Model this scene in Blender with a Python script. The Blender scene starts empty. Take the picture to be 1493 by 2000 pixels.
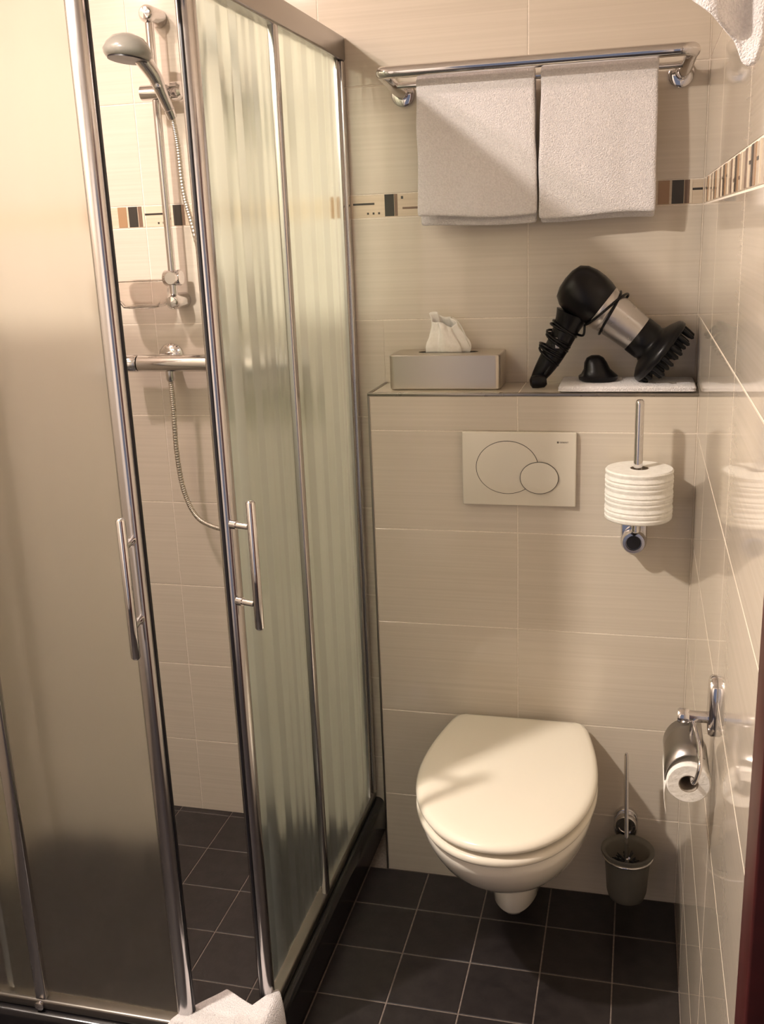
import bpy, bmesh, math, random
from mathutils import Vector, Matrix, noise
random.seed(7)
scene = bpy.context.scene
COL = scene.collection
R = math.radians

# ---------------------------------------------------------------- camera, world, exposure
cam_d = bpy.data.cameras.new('camera'); cam = bpy.data.objects.new('camera', cam_d); COL.objects.link(cam)
cr = Vector((0.9692, 0.2434, -0.0379)).normalized(); cf = Vector((-0.2445, 0.9317, -0.2687)).normalized()
cu = cr.cross(cf).normalized(); cr = cf.cross(cu)
M4 = Matrix(((cr.x, cu.x, -cf.x, -0.122), (cr.y, cu.y, -cf.y, -2.1224), (cr.z, cu.z, -cf.z, 1.5529), (0, 0, 0, 1)))
cam.matrix_world = M4
cam_d.sensor_fit = 'VERTICAL'; cam_d.sensor_height = 24.0; cam_d.lens = 1950.6 * 24 / 2000; cam_d.clip_start = 0.02
scene.camera = cam
world = bpy.data.worlds.new('world'); scene.world = world; world.use_nodes = True
wb = world.node_tree.nodes['Background']; wb.inputs[0].default_value = (0.70, 0.75, 1.0, 1); wb.inputs[1].default_value = 0.25
scene.view_settings.view_transform = 'Standard'; scene.view_settings.look = 'None'
scene.view_settings.gamma = 1.0; scene.view_settings.use_curve_mapping = False
scene.view_settings.exposure = 0.16
LAMPS = [  # position on the ceiling, radius, watts, colour
    ((-1.50, -0.60, 2.44), 0.045, 13.0, (1.0, 0.79, 0.75), 'round ceiling spot above the shower cubicle'),
    ((-1.36, -1.33, 2.44), 0.045, 50.0, (1.0, 0.895, 0.81), 'round ceiling spot in front of the shower cubicle'),
]

# ---------------------------------------------------------------- materials
def new_mat(name):
    m = bpy.data.materials.new(name); m.use_nodes = True
    nt = m.node_tree; return m, nt, nt.nodes['Principled BSDF']
def simple(name, col, rough=0.5, metal=0.0, **kw):
    m, nt, b = new_mat(name)
    b.inputs['Base Color'].default_value = (*col, 1); b.inputs['Roughness'].default_value = rough; b.inputs['Metallic'].default_value = metal
    for k, v in kw.items(): b.inputs[k.replace('_', ' ')].default_value = v
    n = nt.nodes.new('ShaderNodeTexNoise'); n.inputs['Scale'].default_value = 40
    g = nt.nodes.new('ShaderNodeNewGeometry'); nt.links.new(g.outputs['Position'], n.inputs['Vector'])
    r = nt.nodes.new('ShaderNodeMapRange'); r.inputs[3].default_value = max(rough - 0.02, 0.02); r.inputs[4].default_value = rough + 0.02
    nt.links.new(n.outputs['Fac'], r.inputs[0]); nt.links.new(r.outputs[0], b.inputs['Roughness'])
    return m
def streak_tile(name, c1, c2, rough, spec=0.5):
    m, nt, b = new_mat(name); L = nt.links.new
    g = nt.nodes.new('ShaderNodeNewGeometry'); oi = nt.nodes.new('ShaderNodeObjectInfo')
    mp = nt.nodes.new('ShaderNodeMapping'); mp.inputs['Scale'].default_value = (1.6, 1.6, 190)
    L(g.outputs['Position'], mp.inputs['Vector'])
    mu = nt.nodes.new('ShaderNodeMath'); mu.operation = 'MULTIPLY'; mu.inputs[1].default_value = 37
    L(oi.outputs['Random'], mu.inputs[0])
    n = nt.nodes.new('ShaderNodeTexNoise'); n.noise_dimensions = '4D'; n.inputs['Scale'].default_value = 1.0; n.inputs['Detail'].default_value = 4
    L(mp.outputs[0], n.inputs['Vector']); L(mu.outputs[0], n.inputs['W'])
    cr_ = nt.nodes.new('ShaderNodeValToRGB'); cr_.color_ramp.elements[0].position = 0.3; cr_.color_ramp.elements[1].position = 0.7
    cr_.color_ramp.elements[0].color = (*c1, 1); cr_.color_ramp.elements[1].color = (*c2, 1)
    L(n.outputs['Fac'], cr_.inputs[0]); L(cr_.outputs[0], b.inputs['Base Color'])
    b.inputs['Roughness'].default_value = rough; b.inputs['Specular IOR Level'].default_value = spec
    n2 = nt.nodes.new('ShaderNodeTexNoise'); n2.inputs['Scale'].default_value = 9; L(g.outputs['Position'], n2.inputs['Vector'])
    bp = nt.nodes.new('ShaderNodeBump'); bp.inputs['Strength'].default_value = 0.012; bp.inputs['Distance'].default_value = 0.01
    L(n2.outputs['Fac'], bp.inputs['Height']); L(bp.outputs[0], b.inputs['Normal'])
    return m
def speckle(name, c1, c2, scale, rough, bump=0.0, bscale=None, sheen=0.0):
    m, nt, b = new_mat(name); L = nt.links.new
    g = nt.nodes.new('ShaderNodeNewGeometry')
    n = nt.nodes.new('ShaderNodeTexNoise'); n.inputs['Scale'].default_value = scale; n.inputs['Detail'].default_value = 3; L(g.outputs['Position'], n.inputs['Vector'])
    c = nt.nodes.new('ShaderNodeValToRGB'); c.color_ramp.elements[0].position = 0.35; c.color_ramp.elements[1].position = 0.65
    c.color_ramp.elements[0].color = (*c1, 1); c.color_ramp.elements[1].color = (*c2, 1)
    L(n.outputs['Fac'], c.inputs[0]); L(c.outputs[0], b.inputs['Base Color']); b.inputs['Roughness'].default_value = rough
    b.inputs['Sheen Weight'].default_value = sheen
    if bump:
        n2 = nt.nodes.new('ShaderNodeTexNoise'); n2.inputs['Scale'].default_value = bscale or scale; n2.inputs['Detail'].default_value = 2; L(g.outputs['Position'], n2.inputs['Vector'])
        bp = nt.nodes.new('ShaderNodeBump'); bp.inputs['Strength'].default_value = bump; bp.inputs['Distance'].default_value = 0.004
        L(n2.outputs['Fac'], bp.inputs['Height']); L(bp.outputs[0], b.inputs['Normal'])
    return m
def frosted(name, axis, tint, rough, bump):
    """etched face of a glass pane: wide-lobed refraction plus a little diffuse scatter, with vertical ripples"""
    m, nt, b = new_mat(name); L = nt.links.new
    g = nt.nodes.new('ShaderNodeNewGeometry'); mp = nt.nodes.new('ShaderNodeMapping')
    mp.inputs['Scale'].default_value = (15, 0, 0.12) if axis == 'x' else (0, 15, 0.12)
    L(g.outputs['Position'], mp.inputs['Vector'])
    n = nt.nodes.new('ShaderNodeTexNoise'); n.inputs['Scale'].default_value = 1; n.inputs['Detail'].default_value = 0.6; L(mp.outputs[0], n.inputs['Vector'])
    bp = nt.nodes.new('ShaderNodeBump'); bp.inputs['Strength'].default_value = bump; bp.inputs['Distance'].default_value = 0.09
    L(n.outputs['Fac'], bp.inputs['Height'])
    b.inputs['Base Color'].default_value = (*tint, 1); b.inputs['Roughness'].default_value = rough
    b.inputs['Transmission Weight'].default_value = 1.0; b.inputs['IOR'].default_value = 1.15
    L(bp.outputs[0], b.inputs['Normal'])
    t = nt.nodes.new('ShaderNodeBsdfTranslucent'); t.inputs['Color'].default_value = (*tint, 1)
    mx = nt.nodes.new('ShaderNodeMixShader'); mx.inputs[0].default_value = 0.025
    L(b.outputs[0], mx.inputs[1]); L(t.outputs[0], mx.inputs[2])
    L(mx.outputs[0], nt.nodes['Material Output'].inputs['Surface'])
    return m
def clear_face():
    m, nt, b = new_mat('clear_glass_face'); t = nt.nodes.new('ShaderNodeBsdfTransparent'); t.inputs['Color'].default_value = (0.95, 0.97, 0.95, 1)
    gl = nt.nodes.new('ShaderNodeBsdfGlossy'); gl.inputs['Roughness'].default_value = 0.05
    mx = nt.nodes.new('ShaderNodeMixShader'); mx.inputs[0].default_value = 0.03
    nt.links.new(t.outputs[0], mx.inputs[1]); nt.links.new(gl.outputs[0], mx.inputs[2]); nt.links.new(mx.outputs[0], nt.nodes['Material Output'].inputs['Surface'])
    return m
CLEARFACE = clear_face()

TILE = streak_tile('cream_wall_tile', (0.580, 0.510, 0.415), (0.640, 0.567, 0.470), 0.055)
GROUT = speckle('cream_grout', (0.70, 0.62, 0.52), (0.78, 0.70, 0.60), 200, 0.8)
FTILE = speckle('anthracite_floor_tile', (0.014, 0.011, 0.0115), (0.024, 0.019, 0.019), 30, 0.40, 0.08, 120)
FGROUT = speckle('grey_floor_grout', (0.165, 0.13, 0.11), (0.22, 0.178, 0.15), 150, 0.85)
PAINT = speckle('white_ceiling_paint', (0.74, 0.70, 0.66), (0.80, 0.76, 0.72), 60, 0.9)
CHROME = simple('chrome', (0.72, 0.70, 0.70), 0.07, 1.0)
ALU = simple('polished_aluminium', (0.62, 0.60, 0.60), 0.19, 1.0)
STEEL = simple('brushed_steel', (0.62, 0.57, 0.50), 0.38, 1.0)
BRUSHED = simple('dull_chrome', (0.32, 0.30, 0.28), 0.30, 1.0)
RAILMAT = simple('satin_rail_aluminium', (0.42, 0.39, 0.37), 0.25, 1.0)
EDGE = simple('dark_steel_edge_strip', (0.32, 0.29, 0.25), 0.28, 1.0)
SEAL = simple('black_rubber_seal', (0.008, 0.007, 0.010), 0.35)
CURB = simple('black_glazed_curb', (0.010, 0.009, 0.010), 0.18)
CERAMIC = simple('white_ceramic', (0.80, 0.75, 0.66), 0.10, 0.0, Coat_Weight=0.3, Coat_Roughness=0.04)
SEATPL = simple('ivory_plastic', (0.82, 0.76, 0.64), 0.16)
PLATE = simple('white_flush_plastic', (0.72, 0.665, 0.565), 0.14)
GAP = simple('dark_gap', (0.03, 0.025, 0.02), 0.5)
LOGO = simple('grey_print', (0.12, 0.10, 0.08), 0.5)
TERRY = speckle('white_terry', (0.74, 0.70, 0.69), (0.84, 0.80, 0.79), 300, 0.95, 0.9, 420, 0.3)
PAPER = speckle('white_paper', (0.80, 0.77, 0.70), (0.86, 0.83, 0.77), 90, 0.9, 0.25, 200)
KRAFT = speckle('grey_cardboard', (0.28, 0.23, 0.18), (0.34, 0.29, 0.23), 90, 0.9)
BLACKPL = simple('black_plastic', (0.004, 0.0037, 0.0045), 0.30, 0.0, Specular_IOR_Level=0.28)
SILVERPL = simple('silver_plastic', (0.55, 0.52, 0.50), 0.28, 0.85)
GREYPL = simple('grey_shower_plastic', (0.24, 0.235, 0.20), 0.22, 0.0, Coat_Weight=0.5)
FROST_R = frosted('frosted_ripple_glass_side', 'y', (0.66, 0.80, 0.71), 0.36, 1.0)
FROST_L = frosted('frosted_glass_front', 'x', (0.90, 0.88, 0.82), 0.42, 0.2)
CLEARPL = simple('clear_plastic', (0.95, 0.92, 0.90), 0.05, 0.0, Transmission_Weight=1.0, IOR=1.2)
CUPGLASS = simple('satin_glass_cup', (0.42, 0.40, 0.35), 0.35, 0.0, Transmission_Weight=0.75, IOR=1.25)
BRISTLE = simple('dark_bristles', (0.02, 0.02, 0.025), 0.6)
REDWOOD = speckle('dark_red_door_paint', (0.040, 0.004, 0.004), (0.055, 0.006, 0.006), 25, 0.45)
D_TAN = simple('tan_glass_mosaic', (0.36, 0.22, 0.12), 0.15)
D_DARK = simple('dark_glass_mosaic', (0.045, 0.040, 0.034), 0.12)
D_BRN = simple('brown_glass_mosaic', (0.20, 0.13, 0.09), 0.15)
D_CREAM = simple('ivory_mosaic', (0.70, 0.60, 0.46), 0.15)
DECOR = streak_tile('decor_border_tile', (0.58, 0.47, 0.34), (0.66, 0.55, 0.42), 0.12)
def lamp_mat(col, s):
    m, nt, b = new_mat('lamp_glow'); b.inputs['Emission Color'].default_value = (*col, 1); b.inputs['Emission Strength'].default_value = s
    return m

# ---------------------------------------------------------------- mesh helpers
class MB:
    def __init__(self): self.v = []; self.f = []
    def add(self, vs, fs):
        o = len(self.v); self.v += [tuple(p) for p in vs]; self.f += [tuple(i + o for i in f) for f in fs]; return self
    def box(self, x0, x1, y0, y1, z0, z1, b=0.0):
        if b <= 0:
            vs = [(x, y, z) for z in (z0, z1) for y in (y0, y1) for x in (x0, x1)]
            return self.add(vs, [(0, 2, 3, 1), (4, 5, 7, 6), (0, 1, 5, 4), (2, 6, 7, 3), (0, 4, 6, 2), (1, 3, 7, 5)])
        bm = bmesh.new(); bmesh.ops.create_cube(bm, size=1)
        for w in bm.verts: w.co = Vector(((x0 + x1) / 2 + w.co.x * (x1 - x0), (y0 + y1) / 2 + w.co.y * (y1 - y0), (z0 + z1) / 2 + w.co.z * (z1 - z0)))
        bmesh.ops.bevel(bm, geom=list(bm.edges), offset=b, segments=3, profile=0.5, affect='EDGES')
        bm.verts.index_update(); self.add([w.co for w in bm.verts], [[w.index for w in f.verts] for f in bm.faces]); bm.free(); return self
    def rings(self, rings, cap0=True, cap1=True, closed=True):
        n = len(rings[0]); vs = [p for r in rings for p in r]; fs = []
        for i in range(len(rings) - 1):
            for j in range(n if closed else n - 1):
                a = i * n + j; b = i * n + (j + 1) % n; fs.append((a, b, b + n, a + n))
        if cap0: fs.append(tuple(range(n - 1, -1, -1)))
        if cap1: fs.append(tuple(range((len(rings) - 1) * n, len(rings) * n)))
        return self.add(vs, fs)
    def lathe(self, prof, org, d, segs=32, cap=True):
        d = Vector(d).normalized(); org = Vector(org); a = d.orthogonal().normalized(); c = d.cross(a)
        return self.rings([[org + d * h + (a * math.cos(t) + c * math.sin(t)) * r for t in [2 * math.pi * k / segs for k in range(segs)]] for r, h in prof], cap, cap)
    def tube(self, pts, r, segs=14, cap=True, closed=False):
        pts = [Vector(p) for p in pts]; n = len(pts); rr = r if isinstance(r, (list, tuple)) else [r] * n
        up = None; rings = []
        for i, p in enumerate(pts):
            t = (pts[min(i + 1, n - 1)] - pts[max(i - 1, 0)]).normalized()
            if up is None: up = t.orthogonal().normalized()
            up = (up - t * up.dot(t)).normalized(); s = t.cross(up)
            rings.append([p + (up * math.cos(a) + s * math.sin(a)) * rr[i] for a in [2 * math.pi * k / segs for k in range(segs)]])
        return self.rings(rings, cap, cap)
    def build(self, name, mat, parent=None, smooth=40, recalc=True):
        me = bpy.data.meshes.new(name); me.from_pydata(self.v, [], self.f); me.update()
        if recalc:
            bm = bmesh.new(); bm.from_mesh(me); bmesh.ops.recalc_face_normals(bm, faces=list(bm.faces)); bm.to_mesh(me); bm.free()
        if smooth:
            for p in me.polygons: p.use_smooth = True
            me.set_sharp_from_angle(angle=R(smooth))
        me.materials.append(mat); o = bpy.data.objects.new(name, me); COL.objects.link(o)
        if parent: put(o, parent)
        return o
def put(o, parent):
    o.parent = parent
    o.matrix_parent_inverse = Matrix.Translation(-world_loc(parent))
def world_loc(o):
    if o.parent is None: return Vector(o.location)
    return Vector(o.location) + (world_loc(o.parent) if False else Vector((0, 0, 0)))
def tag(o, label, cat, group=None, kind=None):
    o['label'] = label; o['category'] = cat
    if group: o['group'] = group
    if kind: o['kind'] = kind
    return o
def thing(name, label, cat, loc, group=None, kind=None):
    o = bpy.data.objects.new(name, None); o.empty_display_size = 0.05; COL.objects.link(o); o.location = loc
    return tag(o, label, cat, group, kind)
def arc(c, r, a0, a1, n, f):   # f(u, w) -> point
    return [f(c[0] + r * math.cos(R(a0 + (a1 - a0) * k / n)), c[1] + r * math.sin(R(a0 + (a1 - a0) * k / n))) for k in range(n + 1)]
def spline(P, n=10):
    P = [Vector(p) for p in P]; Q = [P[0] * 2 - P[1]] + P + [P[-1] * 2 - P[-2]]; out = []
    for i in range(1, len(Q) - 2):
        a, b, c, d = Q[i - 1:i + 3]
        for k in range(n):
            t = k / n; out.append(0.5 * ((2 * b) + (c - a) * t + (2 * a - 5 * b + 4 * c - d) * t * t + (3 * b - a - 3 * c + d) * t ** 3))
    out.append(P[-1]); return out

# ---------------------------------------------------------------- room shell
D = 0.1661; WC = 0.7012; ZS = 1.2123; TH = 0.228; TW = 0.458; XL = -1.65; YF = -2.45; CEIL = 2.45
Z1 = 1.1303
ROWS = [0.0, Z1 - 4 * TH, Z1 - 3 * TH, Z1 - 2 * TH, Z1 - TH, Z1, Z1 + TH, Z1 + 2 * TH]     # last one = lower edge of the border
BAND = (Z1 + 2 * TH, 1.6375)
ROWS_UP = [1.6375, 1.6375 + TH, 1.6375 + 2 * TH, 1.6375 + 3 * TH, CEIL]
JT = 0.0011; TT = 0.006; GR = 0.0052   # GR: how far the grout lies in front of the slab       # half joint, tile thickness
_pieces = {}
def piece(parent, name, mat, o, ua, wa, na, u0, u1, w0, w1, t=TT, joint=JT, cham=0.0009):
    """A flat piece: origin o, axes ua, wa, proud along na by t; meshes shared between pieces of equal size."""
    du, dw = u1 - u0 - 2 * joint, w1 - w0 - 2 * joint
    if du < 0.004 or dw < 0.004: return None
    key = (round(du, 4), round(dw, 4), mat.name, tuple(ua), tuple(wa), tuple(na), round(t, 4))
    me = _pieces.get(key)
    if me is None:
        ua_, wa_, na_ = Vector(ua), Vector(wa), Vector(na); hu, hw = du / 2, dw / 2
        vs = []
        for (c, h) in ((0, 0), (0, t - cham), (cham, t)):
            for su, sw in ((-1, -1), (1, -1), (1, 1), (-1, 1)):
                vs.append(ua_ * (su * (hu - c)) + wa_ * (sw * (hw - c)) + na_ * h)
        fs = [(i, (i + 1) % 4, (i + 1) % 4 + 4, i + 4) for i in range(4)] + [(i + 4, (i + 1) % 4 + 4, (i + 1) % 4 + 8, i + 8) for i in range(4)] + [(8, 9, 10, 11), (3, 2, 1, 0)]
        me = bpy.data.meshes.new(name); me.from_pydata(vs, [], fs); bm = bmesh.new(); bm.from_mesh(me)
        bmesh.ops.recalc_face_normals(bm, faces=list(bm.faces)); bm.to_mesh(me); bm.free(); me.materials.append(mat); _pieces[key] = me
    ob = bpy.data.objects.new(name, me); COL.objects.link(ob)
    ob.location = Vector(o) + Vector(ua) * ((u0 + u1) / 2) + Vector(wa) * ((w0 + w1) / 2)
    ob.parent = parent
    return ob
def struct(name, label, cat, mat, *boxes):
    m = MB()
    for b in boxes: m.box(*b)
    return tag(m.build(name, mat, None, 0), label, cat, kind='structure')

# wall slabs sit behind the tile faces
wall_back = struct('wall_back', 'cream tiled back wall behind the towel rail and the shower', 'wall', GROUT, (XL - 0.1, 0.1, D + TT - GR, D + 0.12, 0, CEIL))
wall_right = struct('wall_right', 'glossy cream tiled right wall beside the toilet', 'wall', GROUT,
                    (TT - GR, 0.12, -1.2, D + TT, 0, CEIL), (TT, 0.12, YF, -1.2, 2.12, CEIL), (TT, 0.12, YF, -2.12, 0, 2.12))
wall_left = struct('wall_left', 'cream tiled left wall seen through the frosted shower glass', 'wall', GROUT, (XL - 0.12, XL - TT + GR, YF, D + TT, 0, CEIL))
wall_front = struct('wall_front', 'wall with doorway behind the viewer', 'wall', PAINT,
                    (XL - 0.12, -0.95, YF - 0.12, YF, 0, CEIL), (-0.95, -0.08, YF - 0.12, YF, 2.08, CEIL), (-0.08, 0.12, YF - 0.12, YF, 0, CEIL))
ceiling = struct('ceiling', 'plain white painted ceiling', 'ceiling', PAINT, (XL - 0.12, 0.12, YF - 0.12, D + 0.12, CEIL, CEIL + 0.1))
cist = struct('wall_cistern', 'half-height cream tiled boxing behind the toilet with a shelf on top', 'wall', GROUT, (-WC + TT - GR, 0.001, TT - GR, D + TT, 0, ZS - TT + GR))

X, Y, Z = (1, 0, 0), (0, 1, 0), (0, 0, 1); NX, NY = (-1, 0, 0), (0, -1, 0)
allrows = list(zip(ROWS[:-1], ROWS[1:])) + list(zip(ROWS_UP[:-1], ROWS_UP[1:]))
# back wall: u = x, w = z
bx_ = [XL, -1.282, -0.824, -0.366, 0.0]
for (w0, w1) in allrows:
    for u0, u1 in zip(bx_[:-1], bx_[1:]):
        if w1 <= ZS:
            u1 = min(u1, -WC)
            if u0 >= u1: continue
            piece(wall_back, 'wall_tile', TILE, (0, D + TT, 0), X, Z, NY, u0, u1, w0, w1)
        elif w0 < ZS and u1 > -WC:
            if u0 < -WC: piece(wall_back, 'wall_tile', TILE, (0, D + TT, 0), X, Z, NY, u0, -WC + JT, w0, w1)
            piece(wall_back, 'wall_tile', TILE, (0, D + TT, 0), X, Z, NY, max(u0, -WC - JT), u1, ZS - JT, w1)
        else: piece(wall_back, 'wall_tile', TILE, (0, D + TT, 0), X, Z, NY, u0, u1, w0, w1)
# right wall: u = y
ry_ = [-1.2, -0.752, -0.272, D]
for (w0, w1) in allrows:
    for u0, u1 in zip(ry_[:-1], ry_[1:]):
        if w1 <= ZS: u1 = min(u1, 0.0)
        if w0 < ZS < w1 and u1 > 0:
            piece(wall_right, 'wall_tile', TILE, (TT, 0, 0), Y, Z, NX, u0, 0.0, w0, w1)
            piece(wall_right, 'wall_tile', TILE, (TT, 0, 0), Y, Z, NX, 0.0 - 2 * JT, u1, ZS, w1); continue
        piece(wall_right, 'wall_tile', TILE, (TT, 0, 0), Y, Z, NX, u0, u1, w0, w1)
# left wall
ly_ = [YF] + [D - TW * k for k in range(5, -1, -1)]
for (w0, w1) in allrows:
    for u0, u1 in zip(ly_[:-1], ly_[1:]): piece(wall_left, 'wall_tile', TILE, (XL - TT, 0, 0), Y, Z, X, u0, u1, w0, w1)
# cistern boxing: front, side, shelf
for (w0, w1) in zip(ROWS[:6], ROWS[1:6] + [ZS - 0.005]):
    for u0, u1 in ((-WC + 0.0030, -0.37), (-0.37, 0.0)): piece(cist, 'wall_tile', TILE, (0, TT, 0), X, Z, NY, u0, u1, w0, w1)
    piece(cist, 'wall_tile', TILE, (-WC + TT, 0, 0), Y, Z, NX, 0.006, D, w0, w1)
for u0, u1 in ((-WC + 0.006, -0.37), (-0.37, 0.0)): piece(cist, 'shelf_tile', TILE, (0, 0, ZS - TT), X, Y, Z, u0, u1, 0.008, D)
# metal edge strips
MB().box(-WC - 0.001, 0, -0.0012, 0.008, ZS - 0.0055, ZS + 0.0012, 0.001).build('edge_trim', EDGE, cist)
MB().box(-WC - 0.0012, -WC + 0.0035, -0.0012, 0.006, 0, ZS - 0.0055, 0.001).build('edge_trim', EDGE, cist)
MB().box(-WC - 0.0012, -WC + 0.006, 0.008, D, ZS - 0.006, ZS + 0.0012, 0.001).build('edge_trim', EDGE, cist)

# decorative border: base strip tiles plus mosaic inserts
def border(parent, o, ua, na, joints, inserts):
    for u0, u1 in zip(joints[:-1], joints[1:]): piece(parent, 'border_tile', DECOR, o, ua, Z, na, u0, u1, *BAND)
    o2 = Vector(o) + Vector(na) * (TT - 0.0005)
    b0, b1 = BAND
    for kind, u, wd in inserts:
        if kind == 'dots':
            for k in range(3): piece(parent, 'mosaic_dot', D_DARK, o2, ua, Z, na, u + k * wd, u + k * wd + 0.0044, b0 + 0.008, b0 + 0.0126, 0.0011, 0, 0.0003)
        elif kind == 'dot': piece(parent, 'mosaic_dot', D_DARK, o2, ua, Z, na, u, u + 0.005, b1 - 0.012, b1 - 0.006, 0.0011, 0, 0.0003)
        elif kind == 'line': piece(parent, 'mosaic_line', D_DARK, o2, ua, Z, na, u, u + wd, b0 + 0.0290, b0 + 0.0334, 0.0011, 0, 0.0003)
        elif kind == 'lowline': piece(parent, 'mosaic_line', D_BRN, o2, ua, Z, na, u, u + wd, b0 + 0.017, b0 + 0.0216, 0.0011, 0, 0.0003)
        else: piece(parent, 'mosaic_tile', {'tan': D_TAN, 'dark': D_DARK, 'brown': D_BRN, 'cream': D_CREAM}[kind], o2, ua, Z, na, u, u + wd, b0 + 0.003, b1 - 0.001, 0.0013, 0, 0.0004)
ins = []
for s in (-1.325, -0.805, -0.0645 - 0.0):
    ins += [('tan', s - 0.028, 0.023), ('dark', s, 0.024), ('brown', s + 0.0255, 0.010), ('cream', s + 0.0365, 0.005)]
    if s < -0.1: ins += [('line', s + 0.043, 0.05), ('dots', s + 0.075, 0.013), ('dark', s + 0.117, 0.0215), ('brown', s + 0.1395, 0.007), ('dot', s + 0.155, 0), ('lowline', s + 0.158, 0.045)]
    else: ins += [('line', s + 0.040, 0.022)]
for s in (-0.53, -0.30): ins += [('dark', s, 0.022), ('brown', s + 0.024, 0.010), ('line', s + 0.05, 0.05)]
border(wall_back, (0, D + TT, 0), X, NY, bx_, ins)
ins = []; u = D - 0.02; k = 0; random.seed(3)
while u > -1.18:
    kd = ('brown', 'cream', 'dark', 'tan', 'cream')[k % 5]; wd = (0.022, 0.014, 0.020, 0.024, 0.012)[k % 5]
    ins.append((kd, u - wd, wd)); u -= wd + (0.006, 0.030, 0.008, 0.035, 0.05)[k % 5]
    if k % 5 in (1, 3): ins.append(('line' if k % 2 else 'lowline', u + 0.006, 0.020))
    k += 1
border(wall_right, (TT, 0, 0), Y, NX, ry_, ins)
border(wall_left, (XL - TT, 0, 0), Y, X, ly_, [(k_, s + o_, w_) for s in (-2.2, -1.7, -1.2, -0.65, -0.13) for k_, o_, w_ in (('tan', -0.028, 0.023), ('dark', 0, 0.024), ('brown', 0.0255, 0.01), ('line', 0.043, 0.05), ('dark', 0.117, 0.0215))])

# floors
XC = -0.748; YC = -0.725
floor = struct('floor', 'dark anthracite tiled floor with pale grout around the toilet', 'floor', FGROUT, (XL - 0.1, 0.12, YF - 0.5, D + 0.1, -0.06, -0.0015))
TF = 0.1526
def fgrid(x0, s, lo, hi):
    k = math.floor((lo - x0) / s); c = []
    while x0 + k * s < hi: c.append((max(x0 + k * s, lo), min(x0 + (k + 1) * s, hi))); k += 1
    return c
for (x0, x1) in fgrid(-0.5947, TF, XL, 0.0):
    for (y0, y1) in fgrid(-0.142, TF, YF, D):
        a0, b1 = x0, y1
        if y1 > YC:
            if x1 <= XC: b1 = min(y1, YC)
            else: a0 = max(x0, XC)
        if b1 > 0 and x1 > -WC: b1 = min(b1, 0.0)
        if b1 <= y0: continue
        piece(floor, 'floor_tile', FTILE, (0, 0, -0.008), X, Y, Z, a0, x1, y0, b1, 0.008, 0.0016)
sfloor = struct('floor_shower', 'dark anthracite tiled floor inside the shower', 'floor', FGROUT, (XL, -0.80, -0.675, D, -0.0012, 0.0015))
for (x0, x1) in fgrid(-1.1907, TF, XL, -0.80):
    for (y0, y1) in fgrid(-0.0101, TF, -0.675, D): piece(sfloor, 'floor_tile', FTILE, (0, 0, 0.0), X, Y, Z, x0, x1, y0, y1, 0.003, 0.0012)
# shower kerb
m = MB(); cz = 0.098
def kerb_ring(off, r=0.018):
    return [(off - 0.05, 0.0), (off, 0.0)] + [(off - r + r * math.cos(R(a)), cz - r + r * math.sin(R(a))) for a in range(0, 91, 15)] + [(off - 0.05, cz)]
prof = kerb_ring(0.0)
path = []
for (px, py, dx, dy) in ((XL, YC, 0, -1), (XC, YC, 1, -1), (XC, D, 1, 0)):
    path.append([(px + dx * u_, py + dy * u_, z_) for u_, z_ in prof])
m.rings(path)
tag(m.build('trim_1', CURB, None, 35), 'black glazed kerb around the foot of the shower cubicle', 'kerb', kind='structure')

# doorway on the right: dark red casing and leaf
door = thing('door_1', 'dark red painted door and casing at the right edge', 'door', (0, -1.2, 0), kind='structure')
MB().box(-0.004, 0.10, -1.275, -1.2005, 0, 2.10, 0.003).build('casing', REDWOOD, door)
MB().box(-0.004, 0.10, -2.12, -2.045, 0, 2.10, 0.003).build('casing', REDWOOD, door)
MB().box(-0.004, 0.10, -2.12, -1.2005, 2.05, 2.12, 0.003).build('casing', REDWOOD, door)
lf = MB().box(0.02, 0.06, -2.045, -1.275, 0.005, 2.05, 0.002).build('leaf', REDWOOD, door)
MB().tube([(0.02, -1.98, 1.05), (-0.03, -1.98, 1.05), (-0.03, -1.86, 1.05)], 0.009).build('handle', CHROME, lf)

# ceiling spots
for pos, r, w, c, lab in LAMPS:
    t = thing('ceiling_spot', lab, 'ceiling lamp', pos)
    MB().lathe([(r + 0.012, 0.0105), (r + 0.012, 0.004), (r + 0.006, 0.0), (r, 0.0), (r, 0.010)], Vector(pos) - Vector((0, 0, 0.0005)), (0, 0, 1), 40, False).build('rim', CHROME, t)
    MB().lathe([(r, 0.008), (r, 0.0085)], pos, (0, 0, 1), 40).build('lens', lamp_mat(c, 6.0), t)
    ld = bpy.data.lights.new('spot_light', 'AREA'); ld.shape = 'DISK'; ld.size = 2 * r; ld.energy = w; ld.color = c
    lo = bpy.data.objects.new('spot_light', ld); COL.objects.link(lo); lo.location = Vector(pos) - Vector((0, 0, 0.006)); put(lo, t); lo.location = Vector(pos) - Vector((0, 0, 0.006))

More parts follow.
